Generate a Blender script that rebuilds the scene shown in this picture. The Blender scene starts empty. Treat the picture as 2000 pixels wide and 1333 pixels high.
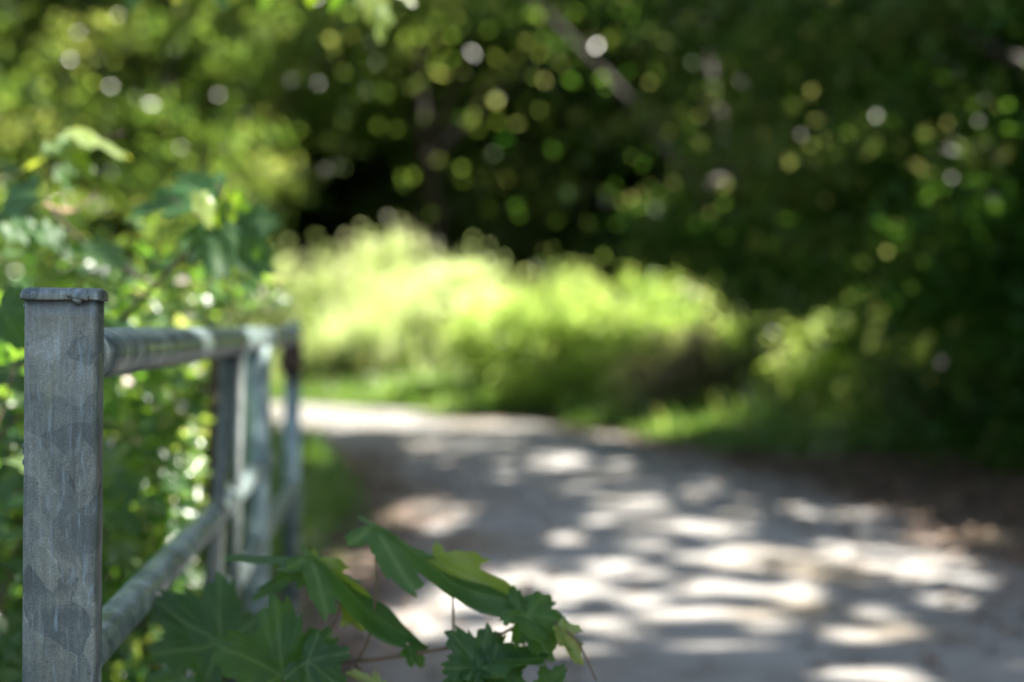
import bpy, bmesh, math, random
import numpy as np
from mathutils import Vector, Matrix, Quaternion

random.seed(7)
RNG = np.random.default_rng(7)
SC = bpy.context.scene
COL = SC.collection

# ------------------------------------------------------------------ camera
EYE = 1.2                       # eye height
FPX = 50.0 / 36.0 * 2000.0      # focal length in photo pixels
PITCH = math.atan((666.5 - 640.0) / FPX)
cam_d = bpy.data.cameras.new('camera')
cam = bpy.data.objects.new('camera', cam_d)
COL.objects.link(cam)
cam_d.lens = 50.0
cam_d.sensor_width = 36.0
cam_d.clip_start = 0.05
cam_d.clip_end = 600.0
cam.location = (0, 0, EYE)
cam.rotation_euler = (math.pi / 2 - PITCH, 0, 0)
cam_d.dof.use_dof = True
cam_d.dof.focus_distance = 1.452
cam_d.dof.aperture_fstop = 2.15
cam_d.dof.aperture_blades = 0
SC.camera = cam
ROT = Matrix.Rotation(math.pi / 2 - PITCH, 3, 'X')


def at(px, py, D):
    """world point seen at photo pixel px,py at depth D along the view axis"""
    v = Vector(((px - 1000.0) / FPX * D, -(py - 666.5) / FPX * D, -D))
    return ROT @ v + Vector((0, 0, EYE))


# ------------------------------------------------------------------ light
TO_SUN = Vector((0.62, 0.18, 0.77)).normalized()
SUN_EL = math.asin(TO_SUN.z)
world = bpy.data.worlds.new('World')
SC.world = world
world.use_nodes = True
wn = world.node_tree.nodes
wl = world.node_tree.links
bgn = wn['Background']
sky = wn.new('ShaderNodeTexSky')
sky.sky_type = 'NISHITA'
sky.sun_disc = False
sky.sun_elevation = SUN_EL
sky.sun_rotation = math.atan2(TO_SUN.x, TO_SUN.y)
sky.air_density = 1.0
sky.dust_density = 2.0
sky.ozone_density = 1.2
hsv = wn.new('ShaderNodeHueSaturation')      # paler sky, in place of a white balance for the shade
hsv.inputs['Saturation'].default_value = 0.72
wl.new(sky.outputs['Color'], hsv.inputs['Color'])
wl.new(hsv.outputs['Color'], bgn.inputs['Color'])
bgn.inputs['Strength'].default_value = 0.078
sun_d = bpy.data.lights.new('sun', 'SUN')
sun_d.energy = 5.0
sun_d.angle = math.radians(0.53)
sun_d.color = (1.0, 0.93, 0.86)
sun = bpy.data.objects.new('sun', sun_d)
COL.objects.link(sun)
sun.location = (10, 10, 20)
sun.rotation_euler = TO_SUN.to_track_quat('Z', 'Y').to_euler()

SC.view_settings.view_transform = 'Standard'
SC.view_settings.look = 'None'
SC.view_settings.gamma = 1.0
SC.view_settings.exposure = 2.85
try:
    SC.view_settings.use_curve_mapping = False
except Exception:
    pass
SC.render.engine = 'CYCLES'
SC.cycles.use_denoising = True
SC.cycles.max_bounces = 7
SC.cycles.diffuse_bounces = 4
SC.cycles.glossy_bounces = 3
SC.cycles.transmission_bounces = 5
SC.cycles.transparent_max_bounces = 4
SC.cycles.use_adaptive_sampling = False
SC.cycles.sample_clamp_indirect = 8.0
SC.cycles.caustics_reflective = False
SC.cycles.caustics_refractive = False


# ------------------------------------------------------------------ tagging
def link(o, parent=None):
    COL.objects.link(o)
    if parent is not None:
        o.parent = parent
    return o


def thing(name, label, cat, loc=(0, 0, 0), rz=0.0, group=None):
    o = bpy.data.objects.new(name, None)
    o.empty_display_size = 0.1
    o.location = loc
    o.rotation_euler = (0, 0, rz)
    o['label'] = label
    o['category'] = cat
    if group:
        o['group'] = group
    return link(o)


def tag(o, label=None, cat=None, group=None, kind=None):
    if label: o['label'] = label
    if cat: o['category'] = cat
    if group: o['group'] = group
    if kind: o['kind'] = kind
    return o


def mesh_obj(name, me, mat, parent=None, world_coords=True):
    o = bpy.data.objects.new(name, me)
    if mat is not None:
        me.materials.append(mat)
    link(o, parent)
    if parent is not None and world_coords:
        # geometry given in world coordinates
        o.matrix_parent_inverse = parent_matrix(parent).inverted()
    return o


def parent_matrix(p):
    m = Matrix.LocRotScale(p.location, p.rotation_euler, p.scale)
    if p.parent is not None:
        m = parent_matrix(p.parent) @ p.matrix_parent_inverse @ m
    return m


def bm_obj(name, bm, mat, parent=None, smooth=True, world_coords=True):
    me = bpy.data.meshes.new(name)
    bm.normal_update()
    bm.to_mesh(me)
    bm.free()
    if smooth:
        for p in me.polygons:
            p.use_smooth = True
    return mesh_obj(name, me, mat, parent, world_coords)


def np_mesh(name, V, F, attrs=None, smooth=False):
    """V (n,3), F (m,k) uniform polygon size"""
    me = bpy.data.meshes.new(name)
    V = np.asarray(V, dtype=np.float32)
    F = np.asarray(F, dtype=np.int32)
    m, k = F.shape
    me.vertices.add(len(V))
    me.vertices.foreach_set('co', V.ravel())
    me.loops.add(m * k)
    me.loops.foreach_set('vertex_index', F.ravel())
    me.polygons.add(m)
    me.polygons.foreach_set('loop_start', np.arange(0, m * k, k, dtype=np.int32))
    me.update(calc_edges=True)
    if smooth:
        me.polygons.foreach_set('use_smooth', np.ones(m, dtype=bool))
    for nm, dom, arr in (attrs or []):
        a = me.attributes.new(nm, 'FLOAT', dom)
        a.data.foreach_set('value', np.asarray(arr, dtype=np.float32))
    me.validate()
    return me


# ------------------------------------------------------------------ materials
def new_mat(name):
    m = bpy.data.materials.new(name)
    m.use_nodes = True
    nt = m.node_tree
    nt.nodes.clear()
    out = nt.nodes.new('ShaderNodeOutputMaterial')
    return m, nt, nt.nodes, nt.links, out


def ramp(n, stops, interp='LINEAR'):
    r = n.new('ShaderNodeValToRGB')
    r.color_ramp.interpolation = interp
    els = r.color_ramp.elements
    while len(els) < len(stops):
        els.new(0.5)
    for e, (p, c) in zip(els, stops):
        e.position = p
        e.color = (*c, 1) if len(c) == 3 else c
    return r


def leaf_mat(name, cols, trans, tw=0.42, rough=0.4, vein=False, spec=0.5):
    """cols: list of base colours over the per-leaf tint; trans: colours of the light coming through"""
    m, nt, n, l, out = new_mat(name)
    a = n.new('ShaderNodeAttribute'); a.attribute_name = 'tint'
    k = len(cols)
    r = ramp(n, [(i / max(1, k - 1), c) for i, c in enumerate(cols)])
    k2 = len(trans)
    r2 = ramp(n, [(i / max(1, k2 - 1), c) for i, c in enumerate(trans)])
    l.new(a.outputs['Fac'], r.inputs[0]); l.new(a.outputs['Fac'], r2.inputs[0])
    pr = n.new('ShaderNodeBsdfPrincipled')
    pr.inputs['Roughness'].default_value = rough
    pr.inputs['Specular IOR Level'].default_value = spec
    col = r.outputs[0]
    if vein:
        va = n.new('ShaderNodeAttribute'); va.attribute_name = 'vein'
        mx = n.new('ShaderNodeMix'); mx.data_type = 'RGBA'
        l.new(va.outputs['Fac'], mx.inputs[0])
        l.new(col, mx.inputs[6])
        mx.inputs[7].default_value = (0.07, 0.13, 0.045, 1)
        nz = n.new('ShaderNodeTexNoise'); nz.inputs['Scale'].default_value = 60
        tc = n.new('ShaderNodeTexCoord'); l.new(tc.outputs['Object'], nz.inputs['Vector'])
        hs = n.new('ShaderNodeHueSaturation')
        mr = n.new('ShaderNodeMapRange'); mr.inputs[3].default_value = 0.7; mr.inputs[4].default_value = 1.35
        l.new(nz.outputs[0], mr.inputs[0]); l.new(mr.outputs[0], hs.inputs['Value'])
        l.new(mx.outputs[2], hs.inputs['Color'])
        col = hs.outputs[0]
        b = n.new('ShaderNodeBump'); b.inputs['Strength'].default_value = 0.35; b.inputs['Distance'].default_value = 0.002
        l.new(nz.outputs[0], b.inputs['Height']); l.new(b.outputs[0], pr.inputs['Normal'])
    l.new(col, pr.inputs['Base Color'])
    tr = n.new('ShaderNodeBsdfTranslucent')
    l.new(r2.outputs[0], tr.inputs['Color'])
    mix = n.new('ShaderNodeMixShader'); mix.inputs[0].default_value = tw
    l.new(pr.outputs[0], mix.inputs[1]); l.new(tr.outputs[0], mix.inputs[2])
    l.new(mix.outputs[0], out.inputs['Surface'])
    return m


M = {}
M['leaf_conifer'] = leaf_mat('foliage olive', [(.028, .066, .018), (.055, .105, .025), (.12, .16, .045)],
                             [(.10, .22, .025), (.22, .34, .04), (.52, .54, .13)], .42, .27, spec=.3)
M['leaf_dark'] = leaf_mat('foliage dark', [(.007, .036, .004), (.016, .062, .007), (.07, .10, .02)],
                          [(.04, .15, .012), (.12, .24, .025), (.46, .44, .14)], .38, .3, spec=.12)
M['leaf_canopy'] = leaf_mat('foliage canopy', [(.02, .06, .012), (.045, .10, .018)],
                            [(.06, .16, .015), (.12, .22, .02)], .22, .35)
M['leaf_far'] = leaf_mat('foliage far', [(.025, .055, .014), (.05, .085, .02)],
                         [(.06, .11, .015), (.20, .26, .04)], .3, .5, spec=.2)
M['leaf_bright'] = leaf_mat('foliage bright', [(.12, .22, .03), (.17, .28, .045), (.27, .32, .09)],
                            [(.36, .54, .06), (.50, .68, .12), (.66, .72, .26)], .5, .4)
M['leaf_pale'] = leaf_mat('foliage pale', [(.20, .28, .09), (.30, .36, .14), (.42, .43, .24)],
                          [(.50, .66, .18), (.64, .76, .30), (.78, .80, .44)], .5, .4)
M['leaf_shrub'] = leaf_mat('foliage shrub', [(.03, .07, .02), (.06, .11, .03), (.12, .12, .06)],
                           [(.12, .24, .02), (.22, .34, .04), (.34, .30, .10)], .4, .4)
M['leaf_brown'] = leaf_mat('withered undergrowth', [(.05, .085, .025), (.085, .095, .04), (.15, .115, .07)],
                           [(.18, .28, .04), (.26, .26, .08), (.36, .26, .14)], .35, .5)
M['leaf_bush'] = leaf_mat('foliage hedge', [(.022, .065, .025), (.045, .10, .035), (.09, .13, .045)],
                          [(.10, .26, .02), (.24, .42, .03), (.58, .58, .14)], .48, .3, spec=.35)
M['leaf_glossy'] = leaf_mat('glossy hedge foliage', [(.05, .11, .04), (.11, .17, .05), (.22, .24, .10)],
                            [(.22, .42, .04), (.42, .56, .08), (.66, .62, .26)], .45, .27, spec=.5)
M['petal'] = leaf_mat('pale pink petal', [(.72, .58, .56)], [(.7, .5, .48)], .35, .5)
M['leaf_vine'] = leaf_mat('vine leaf', [(.011, .046, .014), (.020, .068, .018), (.055, .115, .026)],
                          [(.10, .24, .008), (.20, .38, .01), (.50, .58, .04)], .46, .5, vein=True, spec=.28)
M['leaf_young_or_lit'] = leaf_mat('young or backlit vine leaf', [(.09, .15, .035), (.16, .21, .06)],
                           [(.35, .50, .03), (.60, .66, .06)], .5, .36, vein=True)  # also carries the backlit look of folded leaves in its colour
M['leaf_dead'] = leaf_mat('dry leaf', [(.22, .13, .06), (.34, .24, .13)], [(.35, .2, .08), (.5, .36, .18)], .3, .6)
M['litter'] = leaf_mat('leaf litter', [(.045, .03, .018), (.11, .07, .04), (.22, .15, .09)],
                       [(.05, .03, .01), (.1, .06, .03), (.2, .12, .06)], .15, .55)
M['grass'] = leaf_mat('grass', [(.035, .09, .02), (.06, .13, .025), (.13, .16, .05)],
                      [(.12, .30, .02), (.22, .42, .04), (.38, .44, .10)], .42, .4)


def bark_mat(name, c1, c2):
    m, nt, n, l, out = new_mat(name)
    tc = n.new('ShaderNodeTexCoord'); mp = n.new('ShaderNodeMapping')
    mp.inputs['Scale'].default_value = (9, 9, 1.6)
    l.new(tc.outputs['Object'], mp.inputs['Vector'])
    nz = n.new('ShaderNodeTexNoise'); nz.inputs['Scale'].default_value = 2.2; nz.inputs['Detail'].default_value = 8
    l.new(mp.outputs[0], nz.inputs['Vector'])
    r = ramp(n, [(.3, c1), (.7, c2)])
    l.new(nz.outputs[0], r.inputs[0])
    pr = n.new('ShaderNodeBsdfPrincipled'); pr.inputs['Roughness'].default_value = .85
    l.new(r.outputs[0], pr.inputs['Base Color'])
    b = n.new('ShaderNodeBump'); b.inputs['Distance'].default_value = .02
    l.new(nz.outputs[0], b.inputs['Height']); l.new(b.outputs[0], pr.inputs['Normal'])
    l.new(pr.outputs[0], out.inputs['Surface'])
    return m


M['bark'] = bark_mat('bark', (.012, .009, .006), (.038, .029, .021))
M['stem'] = bark_mat('reddish stem', (.05, .035, .022), (.12, .085, .05))
M['stem_green'] = bark_mat('green stem', (.06, .09, .03), (.13, .16, .06))
M['stake'] = bark_mat('weathered wood', (.03, .02, .014), (.10, .065, .045))


def ground_mat():
    m, nt, n, l, out = new_mat('soil')
    tc = n.new('ShaderNodeTexCoord')
    nz = n.new('ShaderNodeTexNoise'); nz.inputs['Scale'].default_value = .9; nz.inputs['Detail'].default_value = 9
    n2 = n.new('ShaderNodeTexNoise'); n2.inputs['Scale'].default_value = 14; n2.inputs['Detail'].default_value = 8
    l.new(tc.outputs['Object'], nz.inputs['Vector']); l.new(tc.outputs['Object'], n2.inputs['Vector'])
    r = ramp(n, [(.3, (.035, .025, .016)), (.55, (.07, .05, .033)), (.75, (.05, .065, .022))])
    l.new(nz.outputs[0], r.inputs[0])
    r2 = ramp(n, [(.3, (.4, .4, .4)), (.7, (1.5, 1.4, 1.3))])
    l.new(n2.outputs[0], r2.inputs[0])
    mx = n.new('ShaderNodeMix'); mx.data_type = 'RGBA'; mx.blend_type = 'MULTIPLY'; mx.inputs[0].default_value = 1
    l.new(r.outputs[0], mx.inputs[6]); l.new(r2.outputs[0], mx.inputs[7])
    pr = n.new('ShaderNodeBsdfPrincipled'); pr.inputs['Roughness'].default_value = .95
    l.new(mx.outputs[2], pr.inputs['Base Color'])
    b = n.new('ShaderNodeBump'); b.inputs['Distance'].default_value = .03
    l.new(n2.outputs[0], b.inputs['Height']); l.new(b.outputs[0], pr.inputs['Normal'])
    l.new(pr.outputs[0], out.inputs['Surface'])
    return m


def lane_mat():
    m, nt, n, l, out = new_mat('worn lane surface')
    tc = n.new('ShaderNodeTexCoord')
    nz = n.new('ShaderNodeTexNoise'); nz.inputs['Scale'].default_value = 1.1; nz.inputs['Detail'].default_value = 8
    n2 = n.new('ShaderNodeTexNoise'); n2.inputs['Scale'].default_value = 55; n2.inputs['Detail'].default_value = 4
    vo = n.new('ShaderNodeTexVoronoi'); vo.inputs['Scale'].default_value = 70
    for q in (nz, n2, vo):
        l.new(tc.outputs['Object'], q.inputs['Vector'])
    r = ramp(n, [(.28, (.17, .14, .09)), (.46, (.200, .196, .178)), (.7, (.255, .254, .238))])
    l.new(nz.outputs[0], r.inputs[0])
    r2 = ramp(n, [(.25, (.62, .62, .64)), (.75, (1.25, 1.23, 1.2))])
    l.new(n2.outputs[0], r2.inputs[0])
    mx = n.new('ShaderNodeMix'); mx.data_type = 'RGBA'; mx.blend_type = 'MULTIPLY'; mx.inputs[0].default_value = 1
    l.new(r.outputs[0], mx.inputs[6]); l.new(r2.outputs[0], mx.inputs[7])
    n4 = n.new('ShaderNodeTexNoise'); n4.inputs['Scale'].default_value = 4.5; n4.inputs['Detail'].default_value = 7; n4.inputs['Roughness'].default_value = .65
    l.new(tc.outputs['Object'], n4.inputs['Vector'])
    r4 = ramp(n, [(.35, (.62, .60, .55)), (.52, (1, 1, 1)), (.8, (1.18, 1.17, 1.15))])
    l.new(n4.outputs[0], r4.inputs[0])
    mq = n.new('ShaderNodeMix'); mq.data_type = 'RGBA'; mq.blend_type = 'MULTIPLY'; mq.inputs[0].default_value = .85
    l.new(mx.outputs[2], mq.inputs[6]); l.new(r4.outputs[0], mq.inputs[7])
    mx = mq
    # dirt towards the edges
    at_ = n.new('ShaderNodeAttribute'); at_.attribute_name = 'edge'
    ad = n.new('ShaderNodeMath'); ad.operation = 'ADD'
    l.new(at_.outputs['Fac'], ad.inputs[0])
    n3 = n.new('ShaderNodeTexNoise'); n3.inputs['Scale'].default_value = 2.3; n3.inputs['Detail'].default_value = 6
    l.new(tc.outputs['Object'], n3.inputs['Vector']); l.new(n3.outputs[0], ad.inputs[1])
    er = ramp(n, [(.0, (0, 0, 0)), (1.0, (1, 1, 1))])
    mr = n.new('ShaderNodeMapRange'); mr.inputs[1].default_value = 1.0; mr.inputs[2].default_value = 1.45
    l.new(ad.outputs[0], mr.inputs[0])
    m3 = n.new('ShaderNodeMix'); m3.data_type = 'RGBA'
    l.new(mr.outputs[0], m3.inputs[0]); l.new(mx.outputs[2], m3.inputs[6]); m3.inputs[7].default_value = (.10, .07, .048, 1)
    pr = n.new('ShaderNodeBsdfPrincipled'); pr.inputs['Roughness'].default_value = .8
    l.new(m3.outputs[2], pr.inputs['Base Color'])
    b = n.new('ShaderNodeBump'); b.inputs['Distance'].default_value = .006
    l.new(vo.outputs[0], b.inputs['Height']); l.new(b.outputs[0], pr.inputs['Normal'])
    l.new(pr.outputs[0], out.inputs['Surface'])
    return m


def galv_mat(name, post=False, scratches=False):
    """hot dip galvanised steel: crisp spangle patches, streaks, speckle, a little algae"""
    m, nt, n, l, out = new_mat(name)
    tc = n.new('ShaderNodeTexCoord')

    def math_(op, a=None, b=None, clamp=False):
        q = n.new('ShaderNodeMath'); q.operation = op; q.use_clamp = clamp
        for i, v in enumerate((a, b)):
            if v is None: continue
            if isinstance(v, (int, float)): q.inputs[i].default_value = v
            else: l.new(v, q.inputs[i])
        return q.outputs[0]

    def noise(scale, det=3, mapping=None, dist=0.0, rough=.5):
        q = n.new('ShaderNodeTexNoise'); q.inputs['Scale'].default_value = scale
        q.inputs['Detail'].default_value = det; q.inputs['Distortion'].default_value = dist
        q.inputs['Roughness'].default_value = rough
        if mapping:
            mp = n.new('ShaderNodeMapping'); mp.inputs['Scale'].default_value = mapping
            l.new(tc.outputs['Object'], mp.inputs['Vector']); l.new(mp.outputs[0], q.inputs['Vector'])
        else:
            l.new(tc.outputs['Object'], q.inputs['Vector'])
        return q

    def vor(scale, warp, wscale, off):
        w = noise(wscale, 3)
        sub = n.new('ShaderNodeVectorMath'); sub.operation = 'SUBTRACT'; sub.inputs[1].default_value = (.5, .5, .5)
        l.new(w.outputs['Color'], sub.inputs[0])
        sc = n.new('ShaderNodeVectorMath'); sc.operation = 'SCALE'; sc.inputs[3].default_value = warp
        l.new(sub.outputs[0], sc.inputs[0])
        mp = n.new('ShaderNodeMapping'); mp.inputs['Location'].default_value = off
        mp.inputs['Scale'].default_value = (1, 1, .72); mp.inputs['Rotation'].default_value = (.3, .25, .2)
        l.new(tc.outputs['Object'], mp.inputs['Vector'])
        add = n.new('ShaderNodeVectorMath'); add.operation = 'ADD'
        l.new(mp.outputs[0], add.inputs[0]); l.new(sc.outputs[0], add.inputs[1])
        v = n.new('ShaderNodeTexVoronoi'); v.inputs['Scale'].default_value = scale
        l.new(add.outputs[0], v.inputs['Vector'])
        bw = n.new('ShaderNodeSeparateColor'); l.new(v.outputs['Color'], bw.inputs[0])
        return bw
    a = vor(31, .020, 30, (0, 0, 0))
    b = vor(17, .030, 22, (3.1, 1.2, 5.3))
    streak = noise(6, 5, (30, 30, 2.2))
    blotch = noise(17, 5, None, 1.2)
    speck = noise(520, 3)
    speck2 = noise(170, 4)
    v = math_('MULTIPLY', a.outputs[0], .215)
    v = math_('ADD', v, math_('MULTIPLY', b.outputs[1], .11))
    v = math_('ADD', v, .035)
    v = math_('ADD', v, math_('MULTIPLY', streak.outputs[0], .32))
    v = math_('ADD', v, math_('MULTIPLY', blotch.outputs[0], .50))
    v = math_('ADD', v, math_('MULTIPLY', math_('SUBTRACT', speck.outputs[0], .5), .44))
    v = math_('ADD', v, math_('MULTIPLY', math_('SUBTRACT', speck2.outputs[0], .5), .22))
    r = ramp(n, [(.30, (.023, .036, .039)), (.52, (.059, .082, .084)), (.72, (.120, .150, .143)), (.95, (.25, .30, .31))])
    l.new(v, r.inputs[0])
    col = r.outputs[0]

    def mixc(fac, c1, c2, bt='MIX'):
        q = n.new('ShaderNodeMix'); q.data_type = 'RGBA'; q.blend_type = bt
        if isinstance(fac, (int, float)): q.inputs[0].default_value = fac
        else: l.new(fac, q.inputs[0])
        l.new(c1, q.inputs[6])
        if isinstance(c2, tuple): q.inputs[7].default_value = c2
        else: l.new(c2, q.inputs[7])
        return q.outputs[2]
    # bluish oxide in streaks
    st2 = noise(5, 4, (34, 34, 5), .5)
    mr = n.new('ShaderNodeMapRange'); mr.inputs[1].default_value = .56; mr.inputs[2].default_value = .74; mr.inputs[4].default_value = .55
    l.new(st2.outputs[0], mr.inputs[0])
    col = mixc(mr.outputs[0], col, (.19, .27, .32, 1))
    # algae
    al = noise(20, 6, (1, 1, .45), .8, .65)
    mr = n.new('ShaderNodeMapRange'); mr.inputs[1].default_value = .60; mr.inputs[2].default_value = .76; mr.inputs[4].default_value = .6
    l.new(al.outputs[0], mr.inputs[0])
    col = mixc(mr.outputs[0], col, (.085, .105, .045, 1))
    # dark pits
    pt = n.new('ShaderNodeTexVoronoi'); pt.inputs['Scale'].default_value = 95
    l.new(tc.outputs['Object'], pt.inputs['Vector'])
    pv = n.new('ShaderNodeSeparateColor'); l.new(pt.outputs['Color'], pv.inputs[0])
    near = math_('LESS_THAN', pt.outputs['Distance'], .16)
    few = math_('GREATER_THAN', pv.outputs[0], .93)
    col = mixc(math_('MULTIPLY', math_('MULTIPLY', near, few), .55), col, (.03, .035, .03, 1))
    if scratches:
        sx = n.new('ShaderNodeSeparateXYZ'); l.new(tc.outputs['Object'], sx.inputs[0])
        wig = math_('MULTIPLY', math_('SUBTRACT', noise(45, 2).outputs[0], .5), .006)
        for (x0, z0, z1, k, w) in ((.0145, -.199, -.148, 0.0, .00035), (.0175, -.206, -.150, .10, .0003), (-.030, -.335, -.300, -.35, .0003), (.006, -.09, -.06, .5, .00025)):
            dz = math_('SUBTRACT', sx.outputs[2], z0)
            xx = math_('SUBTRACT', math_('ADD', sx.outputs[0], wig), math_('ADD', math_('MULTIPLY', dz, k), x0))
            on = math_('LESS_THAN', math_('ABSOLUTE', xx), w)
            on = math_('MULTIPLY', on, math_('GREATER_THAN', sx.outputs[2], z0))
            on = math_('MULTIPLY', on, math_('LESS_THAN', sx.outputs[2], z1))
            col = mixc(math_('MULTIPLY', on, .7), col, (.03, .035, .035, 1))
        # grime washed down under the cap
        g = n.new('ShaderNodeMapRange'); g.inputs[1].default_value = -.055; g.inputs[2].default_value = -.012; g.inputs[4].default_value = .75
        l.new(sx.outputs[2], g.inputs[0])
        gg = math_('MULTIPLY', g.outputs[0], math_('MULTIPLY', noise(60, 6, (1, 1, .5), .5, .7).outputs[0], 1.3), True)
        col = mixc(gg, col, (.045, .05, .038, 1))
    pr = n.new('ShaderNodeBsdfPrincipled')
    l.new(col, pr.inputs['Base Color'])
    pr.inputs['Metallic'].default_value = .35 if scratches else .6
    rr = n.new('ShaderNodeMapRange'); rr.inputs[3].default_value = .42; rr.inputs[4].default_value = .68
    l.new(a.outputs[1], rr.inputs[0]); l.new(rr.outputs[0], pr.inputs['Roughness'])
    bp = n.new('ShaderNodeBump'); bp.inputs['Strength'].default_value = .5; bp.inputs['Distance'].default_value = .0006
    l.new(math_('ADD', math_('MULTIPLY', speck2.outputs[0], .8), math_('ADD', blotch.outputs[0], math_('MULTIPLY', a.outputs[0], .35))), bp.inputs['Height'])
    l.new(bp.outputs[0], pr.inputs['Normal'])
    l.new(pr.outputs[0], out.inputs['Surface'])
    return m


M['ground'] = ground_mat()
M['lane'] = lane_mat()
M['post'] = galv_mat('galvanised post', scratches=True)
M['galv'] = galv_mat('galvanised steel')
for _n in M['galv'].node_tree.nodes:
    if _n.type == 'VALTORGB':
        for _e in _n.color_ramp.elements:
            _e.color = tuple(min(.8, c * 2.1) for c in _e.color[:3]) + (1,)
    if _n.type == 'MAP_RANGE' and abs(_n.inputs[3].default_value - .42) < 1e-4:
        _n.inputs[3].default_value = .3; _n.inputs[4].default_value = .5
M['galv_skylit'] = galv_mat('brighter galvanised steel')  # lighter copy: the upright's sky-lit look is put into its colour
for _n in M['galv_skylit'].node_tree.nodes:
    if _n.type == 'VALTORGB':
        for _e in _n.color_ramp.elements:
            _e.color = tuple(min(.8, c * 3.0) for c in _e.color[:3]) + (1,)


# ------------------------------------------------------------------ lane shape
LANE = [(1.1, -14), (1.0, -6), (.9, 0), (.9, 4), (.95, 7), (.8, 10), (.25, 13), (-.75, 16.0), (-2.4, 18.9), (-5.0, 21.3), (-9, 23.2), (-16, 25)]


def catmull(P, k=10):
    P = [Vector(p) for p in P]
    out = []
    for i in range(len(P) - 1):
        a = P[max(0, i - 1)]; b = P[i]; c = P[i + 1]; d = P[min(len(P) - 1, i + 2)]
        for j in range(k):
            t = j / k
            out.append(.5 * ((2 * b) + (c - a) * t + (2 * a - 5 * b + 4 * c - d) * t * t + (3 * b - a - 3 * c + d) * t ** 3))
    out.append(P[-1])
    return out


LC = np.array([tuple(v) for v in catmull(LANE, 10)])
HALF = 1.65


def lane_dist(x, y):
    """signed distance outside the lane edge (positive outside)"""
    x = np.atleast_1d(x); y = np.atleast_1d(y)
    d = np.full(x.shape, 1e9)
    for i in range(len(LC) - 1):
        a = LC[i]; b = LC[i + 1]
        ab = b - a
        t = np.clip(((x - a[0]) * ab[0] + (y - a[1]) * ab[1]) / (ab @ ab), 0, 1)
        d = np.minimum(d, np.hypot(x - a[0] - t * ab[0], y - a[1] - t * ab[1]))
    return d - HALF


def ground_z(x, y):
    x = np.atleast_1d(np.asarray(x, float)); y = np.atleast_1d(np.asarray(y, float))
    d = np.clip(lane_dist(x, y) - .35, 0, None)
    s = d / (d + 3.0)
    und = .10 * np.sin(x * .7 + 1.3) * np.cos(y * .55) + .05 * np.sin(x * 1.9 + y * 1.3)
    return s * (.22 + und + .02 * np.clip(d, 0, 10))


def axis(a, b, step, far):
    mid = np.arange(a, b + 1e-6, step)
    ext = np.array([far * .1, far * .3, far])
    return np.concatenate([a - ext[::-1], mid, b + ext])


gx = axis(-24, 24, .4, 250); gy = axis(-14, 46, .4, 250)
X, Y = np.meshgrid(gx, gy, indexing='ij')
Z = ground_z(X.ravel(), Y.ravel())
ny = len(gy)
idx = np.arange(len(gx) * ny).reshape(len(gx), ny)
F = np.stack([idx[:-1, :-1], idx[1:, :-1], idx[1:, 1:], idx[:-1, 1:]], -1).reshape(-1, 4)
g = mesh_obj('ground', np_mesh('ground', np.stack([X.ravel(), Y.ravel(), Z], -1), F, smooth=True), M['ground'])
tag(g, kind='structure')

# lane sheet, slightly cambered, edges wandering
cols = 15
V = []; E = []
for i, c in enumerate(LC):
    a = LC[max(0, i - 1)]; b = LC[min(len(LC) - 1, i + 1)]
    t = (b - a) / np.linalg.norm(b - a); nrm = np.array([-t[1], t[0]])
    for j in range(cols):
        u = -1 + 2 * j / (cols - 1)
        w = HALF + .10 * math.sin(i * .9 + (1 if u > 0 else 4)) + .05 * math.sin(i * 2.3)
        p = c + nrm * u * w
        z = .004 + .03 * (1 - u * u) * 1.0
        V.append((p[0], p[1], z)); E.append(abs(u) ** 2.4 * (1 if c[1] < 15 else .25))
F = []
for i in range(len(LC) - 1):
    for j in range(cols - 1):
        k = i * cols + j
        F.append((k, k + cols, k + cols + 1, k + 1))
lane = mesh_obj('lane', np_mesh('lane', V, [f[::-1] for f in F], [('edge', 'POINT', E)], smooth=True), M['lane'])
tag(lane, kind='structure')

# ------------------------------------------------------------------ where the sun gets through the trees
SX = TO_SUN.x / TO_SUN.z
SY = TO_SUN.y / TO_SUN.z
WIN = []


def win_px(cx, cy, rx, ry):
    D = EYE * FPX / (cy - 640.0)
    WIN.append(((cx - 1000) / FPX * D, D, max(.10, rx / FPX * D), max(.12, ry * D * D / (EYE * FPX)), .3))


def win_3d(px, py, D, rx, ry=None):
    p = at(px, py, D)
    WIN.append((p.x - SX * p.z, p.y - SY * p.z, rx, ry or rx, p.z + .25))


for w in ((830, 1010, 95, 30), (1090, 905, 70, 16), (1212, 920, 24, 13), (1230, 998, 90, 22), (1100, 1064, 24, 14),
          (1070, 1150, 110, 45), (1440, 1098, 125, 28), (1250, 1124, 55, 18), (1600, 1005, 80, 14), (1180, 1128, 40, 20),
          (1730, 1105, 95, 26), (1850, 1105, 40, 18), (1500, 1168, 160, 18), (1480, 1225, 170, 30), (1690, 1255, 140, 18),
          (1150, 1245, 80, 28), (1000, 1300, 120, 22), (1290, 1180, 90, 16), (1380, 1290, 110, 14), (1580, 1325, 60, 12), (880, 1210, 170, 85), (700, 1110, 60, 26), (1420, 1045, 40, 12),
          (730, 804, 230, 30), (940, 826, 80, 12), (1340, 1150, 50, 14), (1560, 1300, 40, 10)):
    win_px(*w)
WIN += [(-4.2, 20.5, 2.2, 1.6, .3), (-2.9, 19.0, 1.6, 1.9, .3), (-1.6, 18.3, 1.3, 1.8, .3), (-.7, 17.8, 1.0, 1.5, .3), (.1, 17.2, .8, 1.1, .3)]
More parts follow.
